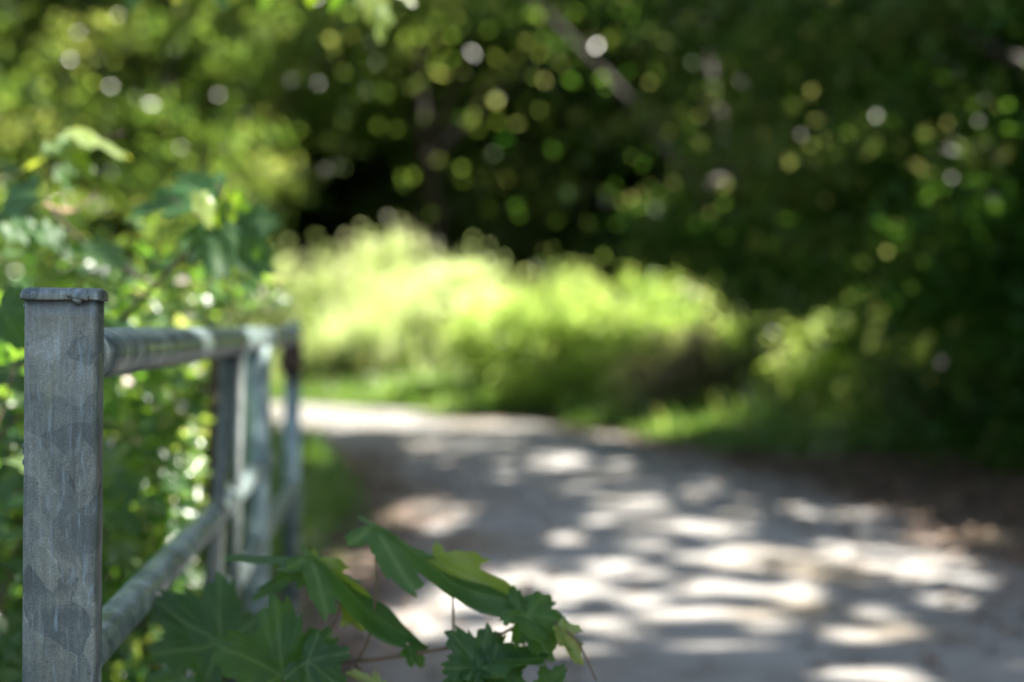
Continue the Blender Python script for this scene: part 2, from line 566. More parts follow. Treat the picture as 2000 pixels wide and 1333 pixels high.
# verges, shrubs, hedge
for w in ((1390, 815, 15.5, 1.3, .6), (1250, 835, 15.8, .6, .4),
          (640, 480, 27, 1.8, 1.8), (760, 520, 27, 2.6, 2.4), (860, 560, 26, 1.8, 1.8), (700, 600, 25, 1.8, 1.5), (960, 620, 22, 1.2, 1.2), (800, 690, 24, 1.5, .8), (1400, 660, 17.5, .9, .6), (1560, 690, 15.4, .6, .5), (1700, 700, 14.9, .35, .3), (1800, 720, 13.9, .4, .3), (640, 380, 31, .6, .5), (730, 350, 31, .5, .4), (780, 410, 31, .5, .4), (690, 410, 31, .4, .4), (600, 330, 31, .5, .4),
          (1120, 560, 19, 1.3, 1.5), (1220, 600, 18.5, 1.2, 1.3), (1330, 590, 18, .9, 1.0), (1050, 660, 18.5, .9, .9),
          (1180, 680, 17.5, .8, .8), (680, 760, 24, 2.0, 1.0), (820, 780, 22, 1.2, .6),
          (380, 560, 3.8, .42, .45), (680, 930, 8.0, .12, .3), (640, 1010, 6.5, .1, .15), (620, 880, 12, .3, .6), (375, 760, 3.3, .24, .24), (385, 860, 3.3, .34, .3), (380, 960, 3.3, .34, .3), (370, 1040, 3.2, .28, .28), (385, 1120, 3.2, .28, .28), (540, 760, 4.3, .15, .1), (400, 1120, 3.1, .16, .2), (300, 1300, 2.8, .2, .15), (270, 560, 3.0, .1, .1), (330, 620, 3.0, .12, .1), (20, 720, 2.7, .1, .05), (20, 1000, 2.8, .1, .1),
          (370, 400, 2.5, .36, .3), (440, 390, 2.5, .2, .2), (200, 280, 2.9, .4, .35), (90, 320, 2.9, .35, .3), (60, 460, 2.7, .12, .12), (230, 520, 2.65, .2, .2), (140, 400, 2.7, .25, .2),
          (1120, 1225, 1.73, .03, .03), (730, 20, 3.3, .25, .25), (500, 10, 3.3, .3, .2), (300, 1300, 2.6, .15, .2)):
    win_3d(*w)
# sprays of the left hand trees that catch the sun
for w in ((850, 120, 24, .9, .5), (860, 250, 25, .7, .5), (780, 210, 25, .8, .35), (620, 290, 21, .55, .3), (740, 270, 24, .4, .3), (500, 60, 20, .5, .3),
          (700, 190, 24, .6, .3), (250, 40, 17, .4, .35), (100, 200, 16, .5, .3), (130, 60, 16, .3, .3), (400, 80, 19, .5, .3), (60, 130, 15, .3, .3),
          (300, 200, 17, .4, .3), (450, 250, 20, .4, .3), (330, 330, 17, .35, .3), (560, 20, 22, .6, .3), (960, 60, 24, .5, .5),
          (1060, 120, 21, .4, .4), (1380, 190, 15, .25, .25), (1240, 340, 15, .3, .3), (1230, 400, 15, .3, .3), (1300, 390, 15, .16, .2),
          (1690, 240, 11, .22, .15), (1920, 370, 9.5, .12, .1), (1380, 430, 14, .2, .2), (1880, 110, 10, .15, .15), (1450, 90, 14, .3, .2)):
    win_3d(*w)
_r = np.random.default_rng(99)
for _ in range(48):
    px = _r.uniform(900, 1950); py = _r.uniform(1000, 1333) + (px - 1400) * .03
    win_px(px, py, _r.uniform(12, 60), _r.uniform(6, 15))
for _ in range(48):
    cx = _r.uniform(930, 2000); cy = (620 if cx < 1450 else 470) * _r.random() ** .85; cd = np.interp(cx, [900, 1300, 2000], [21, 14.5, 9.5]) + _r.uniform(-1.6, .8)
    for _k in range(int(_r.integers(2, 11))):
        win_3d(cx + _r.normal() * 45, cy + _r.normal() * 38, cd + _r.uniform(-.5, .5), _r.uniform(.05, .17))
for _ in range(105):
    cx = _r.uniform(0, 950); cy = 450 * _r.random(); cd = np.interp(cx, [0, 500, 950], [15, 20, 27]) + _r.uniform(-1.5, 1.5)
    for _k in range(int(_r.integers(2, 9))):
        win_3d(cx + _r.normal() * 55, cy + _r.normal() * 22, cd + _r.uniform(-.5, .5), _r.uniform(.08, .34))
for _ in range(40):
    win_3d(_r.uniform(-50, 420), _r.uniform(540, 1300), _r.uniform(2.6, 3.8), _r.uniform(.03, .08))
for _ in range(16):
    win_3d(_r.uniform(-50, 300), _r.uniform(200, 600), _r.uniform(2.4, 3.2), _r.uniform(.06, .14))
WIN = np.array(WIN)
WIN[WIN[:, 4] < .31, 2:4] += .09              # allow for the breadth of the leaves round a gap


def sun_keep(P, keep_in=.008):
    """leaves that would shade a lit patch are mostly left out: the gap in the crown"""
    G = P[:, :2] - P[:, 2:3] * np.array([[SX, SY]])
    hit = np.zeros(len(P), bool)
    order = np.argsort(G[:, 0]); gx_ = G[order, 0]; gy_ = G[order, 1]; gz_ = P[order, 2]
    for (x, y, rx, ry, zt) in WIN:
        a, b = np.searchsorted(gx_, (x - 1.15 * rx, x + 1.15 * rx))
        if a == b: continue
        q = slice(a, b)
        e = ((gx_[q] - x) / rx) ** 2 + ((gy_[q] - y) / ry) ** 2
        h = (e < (.8 if ry < 1.4 else 1.0) + .35 * np.sin(gx_[q] * 17 / (1 + rx) + gy_[q] * 5) * np.cos(gy_[q] * 14 / (1 + ry) - gx_[q] * 4)) & (gz_[q] > zt)
        if zt < .31 and ry < 1.4:       # leaves kept in the gap to break the lit patch up
            h &= np.sin(gx_[q] * 11 + 2.2 * gy_[q]) * np.cos(gy_[q] * 6.5 - 1.7 * gx_[q]) > -.6
        hit[order[q][h]] = True
    return ~(hit & (RNG.random(len(P)) > keep_in))


# ------------------------------------------------------------------ leaf clouds
def unit(v):
    return v / np.maximum(1e-9, np.linalg.norm(v, axis=-1, keepdims=True))


def leaves_mesh(name, P, size, tint, up=.8, aspect=.6, fold=.25, cull=False, rng=RNG):
    """each leaf: a folded pointed blade of four triangles/quads round its midrib"""
    P = np.asarray(P)
    if cull:
        k = sun_keep(P); P = P[k]; tint = tint[k]
        if not np.isscalar(size): size = size[k]
    N = len(P)
    nrm = unit(rng.normal(size=(N, 3)) + np.array([0, 0, up * 1.6]))
    ax = unit(np.cross(nrm, rng.normal(size=(N, 3))))
    sd = np.cross(nrm, ax)
    s = (size if not np.isscalar(size) else np.full(N, size))[:, None] * rng.uniform(.65, 1.25, (N, 1))
    L = ax * s; W = sd * s * aspect * .5; H = nrm * s
    b = P - L * .5
    tip = P + L * .5 - H * .12
    m1 = P - L * .12
    l1 = m1 + W + H * fold * .5 * aspect
    r1 = m1 - W + H * fold * .5 * aspect
    V = np.stack([b, l1, tip, r1], 1).reshape(-1, 3)
    i = np.arange(N)[:, None] * 4
    F = np.concatenate([i + np.array([[0, 2, 1]]), i + np.array([[0, 3, 2]])], 0)
    t = np.clip(np.concatenate([tint, tint]), 0, 1)
    return np_mesh(name, V, F, [('tint', 'FACE', t)])


def clumped(center, radii, n_clump, per, clump_r, flat=.55, shell=.55, rng=RNG, lump=.25):
    """points in an uneven crown: clumps spread through an ellipsoid, leaves round each clump"""
    d = unit(rng.normal(size=(n_clump, 3)))
    r = rng.uniform(shell ** 3, 1, n_clump) ** (1 / 3.)
    wob = 1 + lump * np.sin(d[:, 0] * 5 + center[0]) * np.cos(d[:, 1] * 4 + center[1]) + lump * .6 * np.sin(d[:, 2] * 7)
    C = np.array(center) + d * (r * wob)[:, None] * np.array(radii)
    tc = rng.random(n_clump)
    cr = clump_r * rng.uniform(.6, 1.4, n_clump)
    P = C[:, None, :] + rng.normal(size=(n_clump, per, 3)) * (cr[:, None, None] * np.array([1, 1, flat]) * .6)
    T = tc[:, None] * .6 + rng.random((n_clump, per)) * .4
    return P.reshape(-1, 3), T.ravel(), C


def tube_bm(bm, pts, rad, seg=10, cap=True):
    pts = [Vector(p) for p in pts]
    rings = []
    prev = None
    for i, p in enumerate(pts):
        t = (pts[min(len(pts) - 1, i + 1)] - pts[max(0, i - 1)]).normalized()
        if prev is None:
            u = t.orthogonal().normalized()
        else:
            u = (prev - t * prev.dot(t)).normalized()
        prev = u
        w = t.cross(u)
        r = rad[i] if hasattr(rad, '__len__') else rad
        rings.append([bm.verts.new(p + (u * math.cos(a) + w * math.sin(a)) * r) for a in [2 * math.pi * k / seg for k in range(seg)]])
    for a, b in zip(rings, rings[1:]):
        for k in range(seg):
            bm.faces.new((a[k], a[(k + 1) % seg], b[(k + 1) % seg], b[k]))
    if cap:
        bm.faces.new(rings[0][::-1]); bm.faces.new(rings[-1])
    return bm


def limb_obj(name, pts, rad, mat, parent, seg=8):
    c = catmull(pts, 4)
    n = len(c)
    rr = [rad[0] + (rad[1] - rad[0]) * (i / (n - 1)) ** .8 for i in range(n)]
    bm = bmesh.new(); tube_bm(bm, c, rr, seg)
    return bm_obj(name, bm, mat, parent)


def tree(name, label, x, y, h, crown_c, crown_r, n_clump, per, leaf, mat, cat='tree', group=None, clump_r=.6, trunk_r=.16,
         flat=.55, shell=.4, up=.8, cull=True, extra=None, hollow=None, limbs=4, bark='bark', seed=1, aspect=.6, lump=.25):
    rng = np.random.default_rng(seed)
    z0 = float(ground_z(x, y)[0])
    t = thing(name, label, cat, (x, y, z0), 0, group)
    top = Vector((crown_c[0], crown_c[1], crown_c[2] + crown_r[2] * .35))
    base = Vector((x, y, z0 - .1))
    p1 = base.lerp(top, .35) + Vector((rng.uniform(-.2, .2), rng.uniform(-.2, .2), 0)) * (h / 8)
    p1.x = x * .75 + p1.x * .25; p1.y = y * .75 + p1.y * .25
    p2 = base.lerp(top, .7)
    limb_obj('trunk', [base, p1, p2, top], (trunk_r * 1.2, trunk_r * .3), M[bark], t, 12)
    P, T, C = clumped(crown_c, crown_r, n_clump, per, clump_r, flat, shell, rng, lump)
    if extra is not None:
        for (ec, er, en) in extra:
            P2, T2, C2 = clumped(ec, er, en, per, clump_r, flat, .2, rng, lump)
            P = np.concatenate([P, P2]); T = np.concatenate([T, T2]); C = np.concatenate([C[:], C2])
    k = P[:, 2] > ground_z(P[:, 0], P[:, 1]) + .05
    # keep clear of the camera and the near gate
    k &= (np.hypot(P[:, 0], P[:, 1]) > 2.4)
    for (hx, hy, hz, r1, r2, r3) in (hollow or []):
        k &= ((P[:, 0] - hx) / r1) ** 2 + ((P[:, 1] - hy) / r2) ** 2 + ((P[:, 2] - hz) / r3) ** 2 > 1
    P = P[k]; T = T[k]
    me = leaves_mesh('crown', P, leaf, T, up, aspect, cull=cull, rng=rng)
    mesh_obj('crown', me, M[mat], t)
    for i in range(limbs):
        c = Vector(C[int(rng.integers(len(C)))])
        s = p1.lerp(p2, rng.uniform(.0, .9))
        mid = s.lerp(c, .5) + Vector((0, 0, .15 * h / 8))
        limb_obj('limb', [s, mid, c], (trunk_r * .45, trunk_r * .08), M[bark], t, 6)
    return t


# --- trees ---------------------------------------------------------------
TG = 'trees along the lane'
# left background: olive, feathery, in tiers
tree('feathery_tree', 'olive feathery tree at far left behind the tall vine shoot', -8.6, 17, 9, (-8.0, 16.5, 4.6), (3.0, 2.6, 4.4), 260, 150, .13,
     'leaf_conifer', group=TG, clump_r=.75, flat=.28, seed=11, trunk_r=.2)
tree('feathery_tree', 'olive feathery tree left of the dark hollow, above the hedge', -5.2, 21, 10, (-5.0, 20.5, 5.4), (2.9, 2.4, 4.4), 260, 150, .15,
     'leaf_conifer', group=TG, clump_r=.8, flat=.26, seed=12, trunk_r=.22, hollow=[(-3.0, 20.5, 4.6, .8, 4, .4), (-2.7, 20.5, 3.2, .8, 4, .5), (-6.2, 19, 2.4, 1.2, 3, .5)])
tree('feathery_tree', 'yellowish feathery tree over the dark hollow behind the pale shrub', -1.6, 30, 12, (-2.0, 29.0, 6.8), (4.0, 2.6, 3.2), 260, 150, .2,
     'leaf_conifer', group=TG, clump_r=1.0, flat=.24, seed=13, trunk_r=.26, shell=.3, hollow=[(-4.0, 28, 6.2, 1.1, 4, .5), (-3.4, 28, 4.4, 1.2, 4, .6)])
# dark right hand trees
tree('broadleaf_tree', 'dark broadleaf tree overhanging the bend in the lane at centre', 3.4, 20.5, 10, (2.6, 20.5, 5.2), (3.6, 2.6, 3.6), 300, 160, .16,
     'leaf_dark', group=TG, clump_r=.85, flat=.3, seed=21, trunk_r=.24, extra=[((4.6, 19, 2.4), (2.2, 1.5, 2.0), 90)])
tree('broadleaf_tree', 'dark broadleaf tree right of the bend with light gaps in its crown', 5.4, 15.0, 9, (4.3, 14.6, 4.8), (3.0, 2.4, 3.3), 280, 160, .13,
     'leaf_dark', group=TG, clump_r=.7, flat=.3, seed=22, trunk_r=.2, extra=[((4.9, 14.4, 1.7), (1.6, 1.2, 1.5), 80)])
tree('broadleaf_tree', 'nearest dark broadleaf tree at the right edge beside the lane', 5.0, 10.2, 8, (4.4, 10.4, 4.0), (2.5, 2.2, 3.0), 240, 160, .11,
     'leaf_dark', group=TG, clump_r=.6, flat=.3, seed=23, trunk_r=.22, extra=[((4.3, 10.6, 1.3), (1.3, 1.3, 1.2), 70)])
tree('broadleaf_tree', 'tall dark tree behind the right hand trees', 9.5, 19, 11, (8.8, 18.5, 5.0), (3.4, 2.6, 4.8), 220, 140, .2,
     'leaf_dark', group=TG, clump_r=.9, seed=24, trunk_r=.25)
# canopy over the lane
CG = 'trees whose crowns shade the lane'
HC = 'leaf_canopy'
for i, (lab, x, y, c, r) in enumerate((
        ('roadside tree just out of frame whose crown roofs the near lane', 5.2, 6.2, (3.9, 5.9, 7.0), (3.6, 3.4, 2.3)),
        ('roadside tree with a high crown over the middle of the lane', 6.4, 12.6, (5.2, 12.2, 8.6), (4.2, 3.6, 2.6)),
        ('roadside tree with a high crown over the far bend', 7.2, 18.2, (6.0, 18.2, 9.8), (4.2, 3.6, 2.8)),
        ('roadside tree shading the right verge from outside the frame', 9.4, 9.0, (8.6, 8.8, 6.6), (3.6, 4.2, 3.0)),
        ('unseen dense tree added to darken the right side, level with the near gate post', 7.6, 1.5, (7.4, 1.5, 1.5), (2.6, 3.0, 4.2)),  # unseen; added to block sky light from the right hand trees
        ('unseen dense tree added to darken the right side, behind the viewpoint', 7.8, -4.5, (7.6, -4.5, 1.5), (2.6, 3.0, 4.2)))):  # unseen too, added for the same darkening
    c = (c[0] + 3.6 * SX, c[1] + 3.6 * SY, c[2] + 3.6)
    tree('canopy_tree', lab, x, y, 13, c, r, 270, 90, .27, 'leaf_canopy', group=CG, clump_r=.8, seed=31 + i, limbs=6, trunk_r=.22, shell=.1, up=1.3, lump=.1)
for i, (lab, x, y, c, r) in enumerate((  # crowns above the view, added to keep sun off the left hand trees
        ('high crowned tree added to shade the feathery trees beyond the bend', -5.8, 28.5, (-1.0, 24.0, 9.9), (4.2, 3.8, 2.2)),
        ('high crowned tree left of the lane added to shade the hedge side', -7.2, 20.0, (-5.0, 17.6, 8.9), (4.0, 3.6, 2.2)),
        ('high crowned tree at far left added to shade the vine shoot side', -8.5, 13.0, (-7.5, 13.0, 7.6), (3.6, 3.6, 2.0)))):
    c = (c[0] + 1.2 * SX, c[1] + 1.2 * SY, c[2] + 1.2)
    tree('canopy_tree', lab, x, y, 11, c, r, 230, 62, .27, 'leaf_canopy', group=CG, clump_r=.8, seed=131 + i, limbs=5, trunk_r=.2, shell=.1, up=1.3, lump=.1)
tree('canopy_tree', 'slender tree whose crown shades the gate', 2.9, 2.6, 8, (2.9, 3.2, 5.4), (2.2, 2.2, 1.2), 120, 60, .2,
     'leaf_canopy', group=CG, clump_r=.5, seed=37, limbs=4, trunk_r=.09, shell=.1, up=1.3)
# far wood behind everything
far = [(-22, 30), (-17, 33), (-12.5, 31), (-8, 34), (-3.5, 37), (1, 34), (5.5, 33), (10, 31), (14.5, 28), (18.5, 24), (-24, 23), (-19, 19), (-14, 16), (22, 17), (15, 15), (-13, 25), (12.5, 24)]
for i, (x, y) in enumerate(far):
    tree('woodland_tree', 'tall shaded tree in the wood closing off the view behind the lane', x, y, 14, (x, y, 6.6), (3.8, 2.2, 7.2), 170, 190, .5,
         'leaf_far', group='trees of the wood behind', clump_r=1.3, seed=50 + i, limbs=3, trunk_r=.28, shell=.2, cull=x > 9)


# --- shrubs ----------------------------------------------------------------
def shrub(name, label, x, y, w, d, h, n_clump, per, leaf, mat, seed, clump_r=.28, flat=.7, up=.7, stems=6, aspect=.5, group=None, cull=False):
    rng = np.random.default_rng(seed)
    z0 = float(ground_z(x, y)[0])
    t = thing(name, label, 'shrub', (x, y, z0), 0, group)
    P, T, C = clumped((x, y, z0 + h * .52), (w / 2, d / 2, h * .52), n_clump, per, clump_r, flat, .35, rng, .22)
    ns = int(14 * w)
    for _s in range(ns):                    # stray shoots above the outline
        sx = x + rng.uniform(-.5, .5) * w; sy = y + rng.uniform(-.4, .4) * d
        hh = h * rng.uniform(.75, 1.25) * (1 - .5 * abs(sx - x) / w)
        q = np.linspace(.35, 1, 34)[:, None]
        ln = rng.normal(size=2) * .12
        pts = np.array([[sx, sy, z0]]) + q * np.array([[ln[0], ln[1], hh]]) + rng.normal(size=(34, 3)) * .05
        P = np.concatenate([P, pts]); T = np.concatenate([T, np.full(34, rng.random())])
    k = P[:, 2] > z0 + .02
    mesh_obj('foliage', leaves_mesh('foliage', P[k], leaf, T[k], up, aspect, cull=cull, rng=rng), M[mat], t)
    for i in range(stems):
        c = Vector(C[int(rng.integers(len(C)))])
        b = Vector((x + rng.uniform(-.25, .25) * w * .4, y + rng.uniform(-.2, .2) * d, z0 - .05))
        limb_obj('stem', [b, b.lerp(c, .5) + Vector((0, 0, .1 * h)), c], (.022, .006), M['bark'], t, 5)
    return t


SG = 'shrubs along the far side of the lane'
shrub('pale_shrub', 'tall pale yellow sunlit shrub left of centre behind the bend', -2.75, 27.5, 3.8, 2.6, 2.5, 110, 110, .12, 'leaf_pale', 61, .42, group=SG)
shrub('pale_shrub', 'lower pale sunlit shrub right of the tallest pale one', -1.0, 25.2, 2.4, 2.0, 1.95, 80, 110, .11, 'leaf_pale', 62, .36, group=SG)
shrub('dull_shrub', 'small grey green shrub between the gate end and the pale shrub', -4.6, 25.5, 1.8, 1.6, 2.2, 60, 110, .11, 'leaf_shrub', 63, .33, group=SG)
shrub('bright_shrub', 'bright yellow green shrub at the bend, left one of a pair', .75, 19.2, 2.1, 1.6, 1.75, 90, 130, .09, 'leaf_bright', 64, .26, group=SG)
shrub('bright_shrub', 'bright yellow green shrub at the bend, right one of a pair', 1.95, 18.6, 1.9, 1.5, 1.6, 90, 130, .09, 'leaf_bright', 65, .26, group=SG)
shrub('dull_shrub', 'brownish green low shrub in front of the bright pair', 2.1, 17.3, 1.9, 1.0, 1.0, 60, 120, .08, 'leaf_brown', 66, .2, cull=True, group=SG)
shrub('dull_shrub', 'shaded shrub under the dark trees right of the bright pair', 3.9, 16.6, 2.2, 1.4, 1.5, 80, 120, .09, 'leaf_shrub', 67, .26, cull=True, group=SG)
shrub('dull_shrub', 'low shaded shrub by the lane at the far right', 4.4, 13.0, 2.2, 1.3, 1.1, 80, 120, .08, 'leaf_shrub', 68, .22, group=SG)
shrub('dull_shrub', 'dark green shrub in the grass left of the bend', -2.6, 24.0, 1.9, 1.2, .95, 60, 110, .09, 'leaf_shrub', 69, .22, group=SG)
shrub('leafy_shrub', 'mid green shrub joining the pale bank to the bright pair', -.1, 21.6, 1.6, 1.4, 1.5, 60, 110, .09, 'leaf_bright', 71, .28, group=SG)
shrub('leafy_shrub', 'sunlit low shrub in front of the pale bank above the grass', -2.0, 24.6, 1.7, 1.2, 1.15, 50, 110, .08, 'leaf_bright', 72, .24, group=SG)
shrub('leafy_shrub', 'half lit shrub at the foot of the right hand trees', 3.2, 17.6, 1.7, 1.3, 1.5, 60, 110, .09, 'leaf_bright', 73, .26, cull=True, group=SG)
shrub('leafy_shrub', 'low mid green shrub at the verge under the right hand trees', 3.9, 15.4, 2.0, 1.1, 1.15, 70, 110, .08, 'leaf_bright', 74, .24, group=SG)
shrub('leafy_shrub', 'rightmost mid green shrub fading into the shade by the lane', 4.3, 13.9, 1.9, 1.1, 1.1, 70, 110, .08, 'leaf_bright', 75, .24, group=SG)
shrub('dull_shrub', 'dark shrub filling the hollow behind the pale shrub', -1.0, 31.0, 5.0, 1.6, 4.4, 130, 110, .18, 'leaf_shrub', 70, .5, group=SG)


# --- grass and litter -------------------------------------------------------
def grass_patch(P, h, rng):
    N = len(P)
    ang = rng.uniform(0, 2 * math.pi, N)
    w = rng.uniform(.006, .012, N)[:, None] * (1 + P[:, 1:2] * .05)
    d = np.stack([np.cos(ang), np.sin(ang), np.zeros(N)], 1)
    lean = unit(rng.normal(size=(N, 3))) * np.array([1, 1, .1])
    hh = h * rng.uniform(.5, 1.4, (N, 1))
    mid = P + np.array([0, 0, 1]) * hh * .6 + lean * hh * .15
    tip = P + np.array([0, 0, 1]) * hh + lean * hh * .55
    V = np.stack([P - d * w, P + d * w, mid + d * w * .7, tip, mid - d * w * .7], 1).reshape(-1, 3)
    i = np.arange(N)[:, None] * 5
    return V, i + np.array([[0, 1, 2, 4]]), i + np.array([[4, 2, 3, 3]])


rng = np.random.default_rng(5)
PP = []; HH = []
def addgrass(n, x0, x1, y0, y1, h, dmin=.02, dmax=9):
    x = rng.uniform(x0, x1, n); y = rng.uniform(y0, y1, n)
    d = lane_dist(x, y)
    k = (d > dmin + rng.uniform(-.12, .2, n)) & (d < dmax)
    k &= (np.sin(x * 3.1 + y * 1.7) * np.cos(y * 2.3 - x) + rng.uniform(-1, 1.6, n)) > -.4
    x = x[k]; y = y[k]
    PP.append(np.stack([x, y, ground_z(x, y) - .01], 1)); HH.append(np.full(len(x), h) * np.clip(.5 + d[k], .5, 1.2))
addgrass(17000, -3.4, -.5, 4.5, 17.5, .16, .22)
addgrass(2500, -3.4, -.5, 4.5, 17.5, .34, .3)
addgrass(1200, -2.6, -.5, 4.5, 17.5, .09, -.1, .3)
addgrass(1500, .6, 4.6, 12.5, 18.5, .32, .3)
addgrass(42000, -9, 1.5, 19, 30, .26)
addgrass(14000, .6, 4.0, 13.5, 18.5, .16, .25)
addgrass(5000, -6, -.9, -2, 4.5, .15)
P = np.concatenate(PP); H_ = np.concatenate(HH)[:, None]
V, F1, F2 = grass_patch(P, H_, rng)
tris = np.concatenate([F1[:, [0, 1, 2]], F1[:, [0, 2, 3]], F2[:, [0, 1, 2]]], 0)
tt = rng.random(len(P))
me = np_mesh('grass', V, tris, [('tint', 'FACE', np.concatenate([tt] * 3))])
tag(mesh_obj('grass', me, M['grass']), 'uneven green grass growing on both verges of the lane', 'grass', kind='stuff')

n = 15000
x = rng.uniform(-5.2, 1.2, n); y = rng.uniform(23.5, 29, n)
k = (lane_dist(x, y) > .6) & (rng.random(n) < np.clip(1.1 - np.abs(x + 2.3) / 3.6, 0, 1) * np.clip((y - 23) / 2.5, 0, 1))
x = x[k]; y = y[k]
P = np.stack([x, y, ground_z(x, y) - .01], 1)
hh = (1.0 + .9 * np.clip((y - 24) / 4, 0, 1) + .35 * np.sin(x * 2.1) - .15 * (x + 2))[:, None] * .8
V, F1, F2 = grass_patch(P, hh, rng)
tris = np.concatenate([F1[:, [0, 1, 2]], F1[:, [0, 2, 3]], F2[:, [0, 1, 2]]], 0)
tt = rng.random(len(P))
me = np_mesh('tall_grass', V, tris, [('tint', 'FACE', np.concatenate([tt] * 3))])
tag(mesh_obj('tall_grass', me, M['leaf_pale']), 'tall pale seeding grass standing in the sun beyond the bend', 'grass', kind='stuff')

n = 60000
x = rng.uniform(-6, 7, n); y = rng.uniform(1, 26, n)
d = lane_dist(x, y)
k = ((d > -1.0) & (rng.random(n) < np.clip(.10 + .55 * (d + .9), 0, 1)) & (x > -1.5)) | (rng.random(n) < .02)
k &= (y < 16.5) | (d > .1) | ((x < 0) & (d > -.5) & (d < .4) & (rng.random(n) < .5) & (y > 8))
x = x[k]; y = y[k]; d = d[k]
z = np.where(d < 0, .036, ground_z(x, y) + .012)
me = leaves_mesh('litter', np.stack([x, y, z + rng.uniform(0, .02, len(x))], 1), .075, rng.random(len(x)), up=3.5, aspect=.65, rng=rng)
tag(mesh_obj('leaf_litter', me, M['litter']), 'fallen brown leaves strewn over the lane edges', 'leaf litter', kind='stuff')


# ------------------------------------------------------------------ lobed leaf
def lobed_leaf(name, base, tip, nrm, size, mat, parent, fold=.35, droop=.3, wave=.035, tint=.3, lobes=None, seed=0, hi=True, curl=0.0, wid=1.0):
    """toothed five lobed blade; x runs from the stalk to the tip"""
    rng = random.Random(seed)
    lobes = lobes or [(0, 1.0, .44), (50, .86, .42), (-50, .84, .42), (105, .60, .42), (-105, .62, .42)]
    NA = 162 if hi else 52
    NR = 6 if hi else 3
    prof = []
    for i in range(NA):
        a = -math.pi + 2 * math.pi * (i + .5) / NA
        deg = math.degrees(a)
        r = sum((.46 * max([L * math.exp(-(math.radians(deg - c) / (w * 1.9)) ** 2 * .7) for (c, L, w) in lobes]),
                 .54 * max([L * math.exp(-(abs(math.radians(deg - c)) / (w * 1.15)) ** 1.5 * .7) for (c, L, w) in lobes])))
        notch = max(0, abs(deg) - 150) / 30
        r *= 1 - .75 * notch
        saw = (i * (27 if hi else 13) / NA) % 1.0
        r *= 1 + (.17 * (saw - .5)) * (1 if abs(deg) < 150 else 0) + rng.uniform(-.015, .015)
        prof.append((a, r))
    V = []; VE = []
    ph = rng.uniform(0, 6)

    def z_of(x, y):
        z = fold * abs(y) - droop * max(0, x) ** 2 * .6 - curl * y * y
        z += wave * math.sin(6 * x + ph) * math.cos(7 * y + ph * .7) + wave * .5 * math.sin(14 * y + 9 * x)
        return z
    V.append((0, 0, 0)); VE.append(1)
    for k in range(1, NR + 1):
        f = k / NR
        for (a, r) in prof:
            x = r * f * math.cos(a); y = r * f * math.sin(a) * wid
            V.append((x, y, z_of(x, y)))
            v = 0
            for (c, L, w) in lobes:
                dd = a - math.radians(c)
                if abs(dd) < math.pi / 2:
                    v = max(v, math.exp(-(math.sin(dd) * r * f / .018) ** 2))
            v = max(v, .45 * max(0, math.sin((x + abs(y)) * 38)) ** 6)
            VE.append(v)
    Fc = []
    for i in range(NA):
        j = (i + 1) % NA
        Fc.append((0, 1 + i, 1 + j))
        for k in range(1, NR):
            a0 = 1 + (k - 1) * NA; b0 = 1 + k * NA
            Fc.append((a0 + i, b0 + i, b0 + j)); Fc.append((a0 + i, b0 + j, a0 + j))
    base = Vector(base); tip = Vector(tip)
    ax = (tip - base)
    if size is None:
        size = ax.length * 1.05
    ax.normalize()
    nrm = Vector(nrm); nrm = (nrm - ax * nrm.dot(ax)).normalized()
    sd = nrm.cross(ax)
    R = Matrix((ax, sd, nrm)).transposed()
    W = [tuple(base + R @ (Vector(v) * size)) for v in V]
    me = np_mesh(name, W, Fc, [('tint', 'FACE', [min(1, max(0, tint + rng.uniform(-.02, .02)))] * len(Fc)), ('vein', 'POINT', VE)], smooth=True)
    return mesh_obj(name, me, mat, parent)


def leaf_px(parent, b, t, D, nrm, tint=.3, mat='leaf_vine', D2=None, stem_to=None, **kw):
    """leaf with its stalk end at photo pixel b and its tip at t; D, D2 are real distances"""
    B = at(b[0], b[1], D); T = at(t[0], t[1], D2 or D)
    o = lobed_leaf('leaf', B, T, nrm, None, M[mat], parent, tint=tint, seed=int(b[0] * 7 + b[1]), **kw)
    if stem_to is not None:
        S = Vector(stem_to)
        mid = B.lerp(S, .5) + Vector((0, 0, -.01))
        bm = bmesh.new(); c = catmull([S, mid, B], 4)
        tube_bm(bm, c, .0016, 6)
        bm_obj('stalk', bm, M['stem'], o, world_coords=True)
    return o


# ------------------------------------------------------------------ the gate
GD = Vector((-0.0864, 1, 0)).normalized()      # gate runs away from the camera
GS = Vector((GD.y, -GD.x, 0))                  # to its right
P0 = at(118.5, 575, 1.46)
tilt = math.radians(.55)
post_x = P0.x; post_top = P0.z
gate = thing('metal_gate', 'galvanised steel tube gate seen end on beside the lane, its square capped end post nearest', 'gate',
             (post_x, 1.46, 0))


def gp(s, z, off=0.0):
    """point on the gate: s metres behind the near post's face, height z"""
    p = Vector((post_x, 1.46, 0)) + GD * s + GS * off
    # whole gate leans a trifle to the left at the foot
    p = p + GS * ((z - post_top) * math.tan(tilt))
    p.z = z
    return p


def gate_frame_matrix(s, z, off=0.0):
    up = (Vector((0, 0, 1)) + GS * math.tan(tilt)).normalized()
    fwd = GD
    right = fwd.cross(up).normalized()
    M4 = Matrix((right, fwd, up)).transposed().to_4x4()
    M4.translation = gp(s, z, off)
    return M4


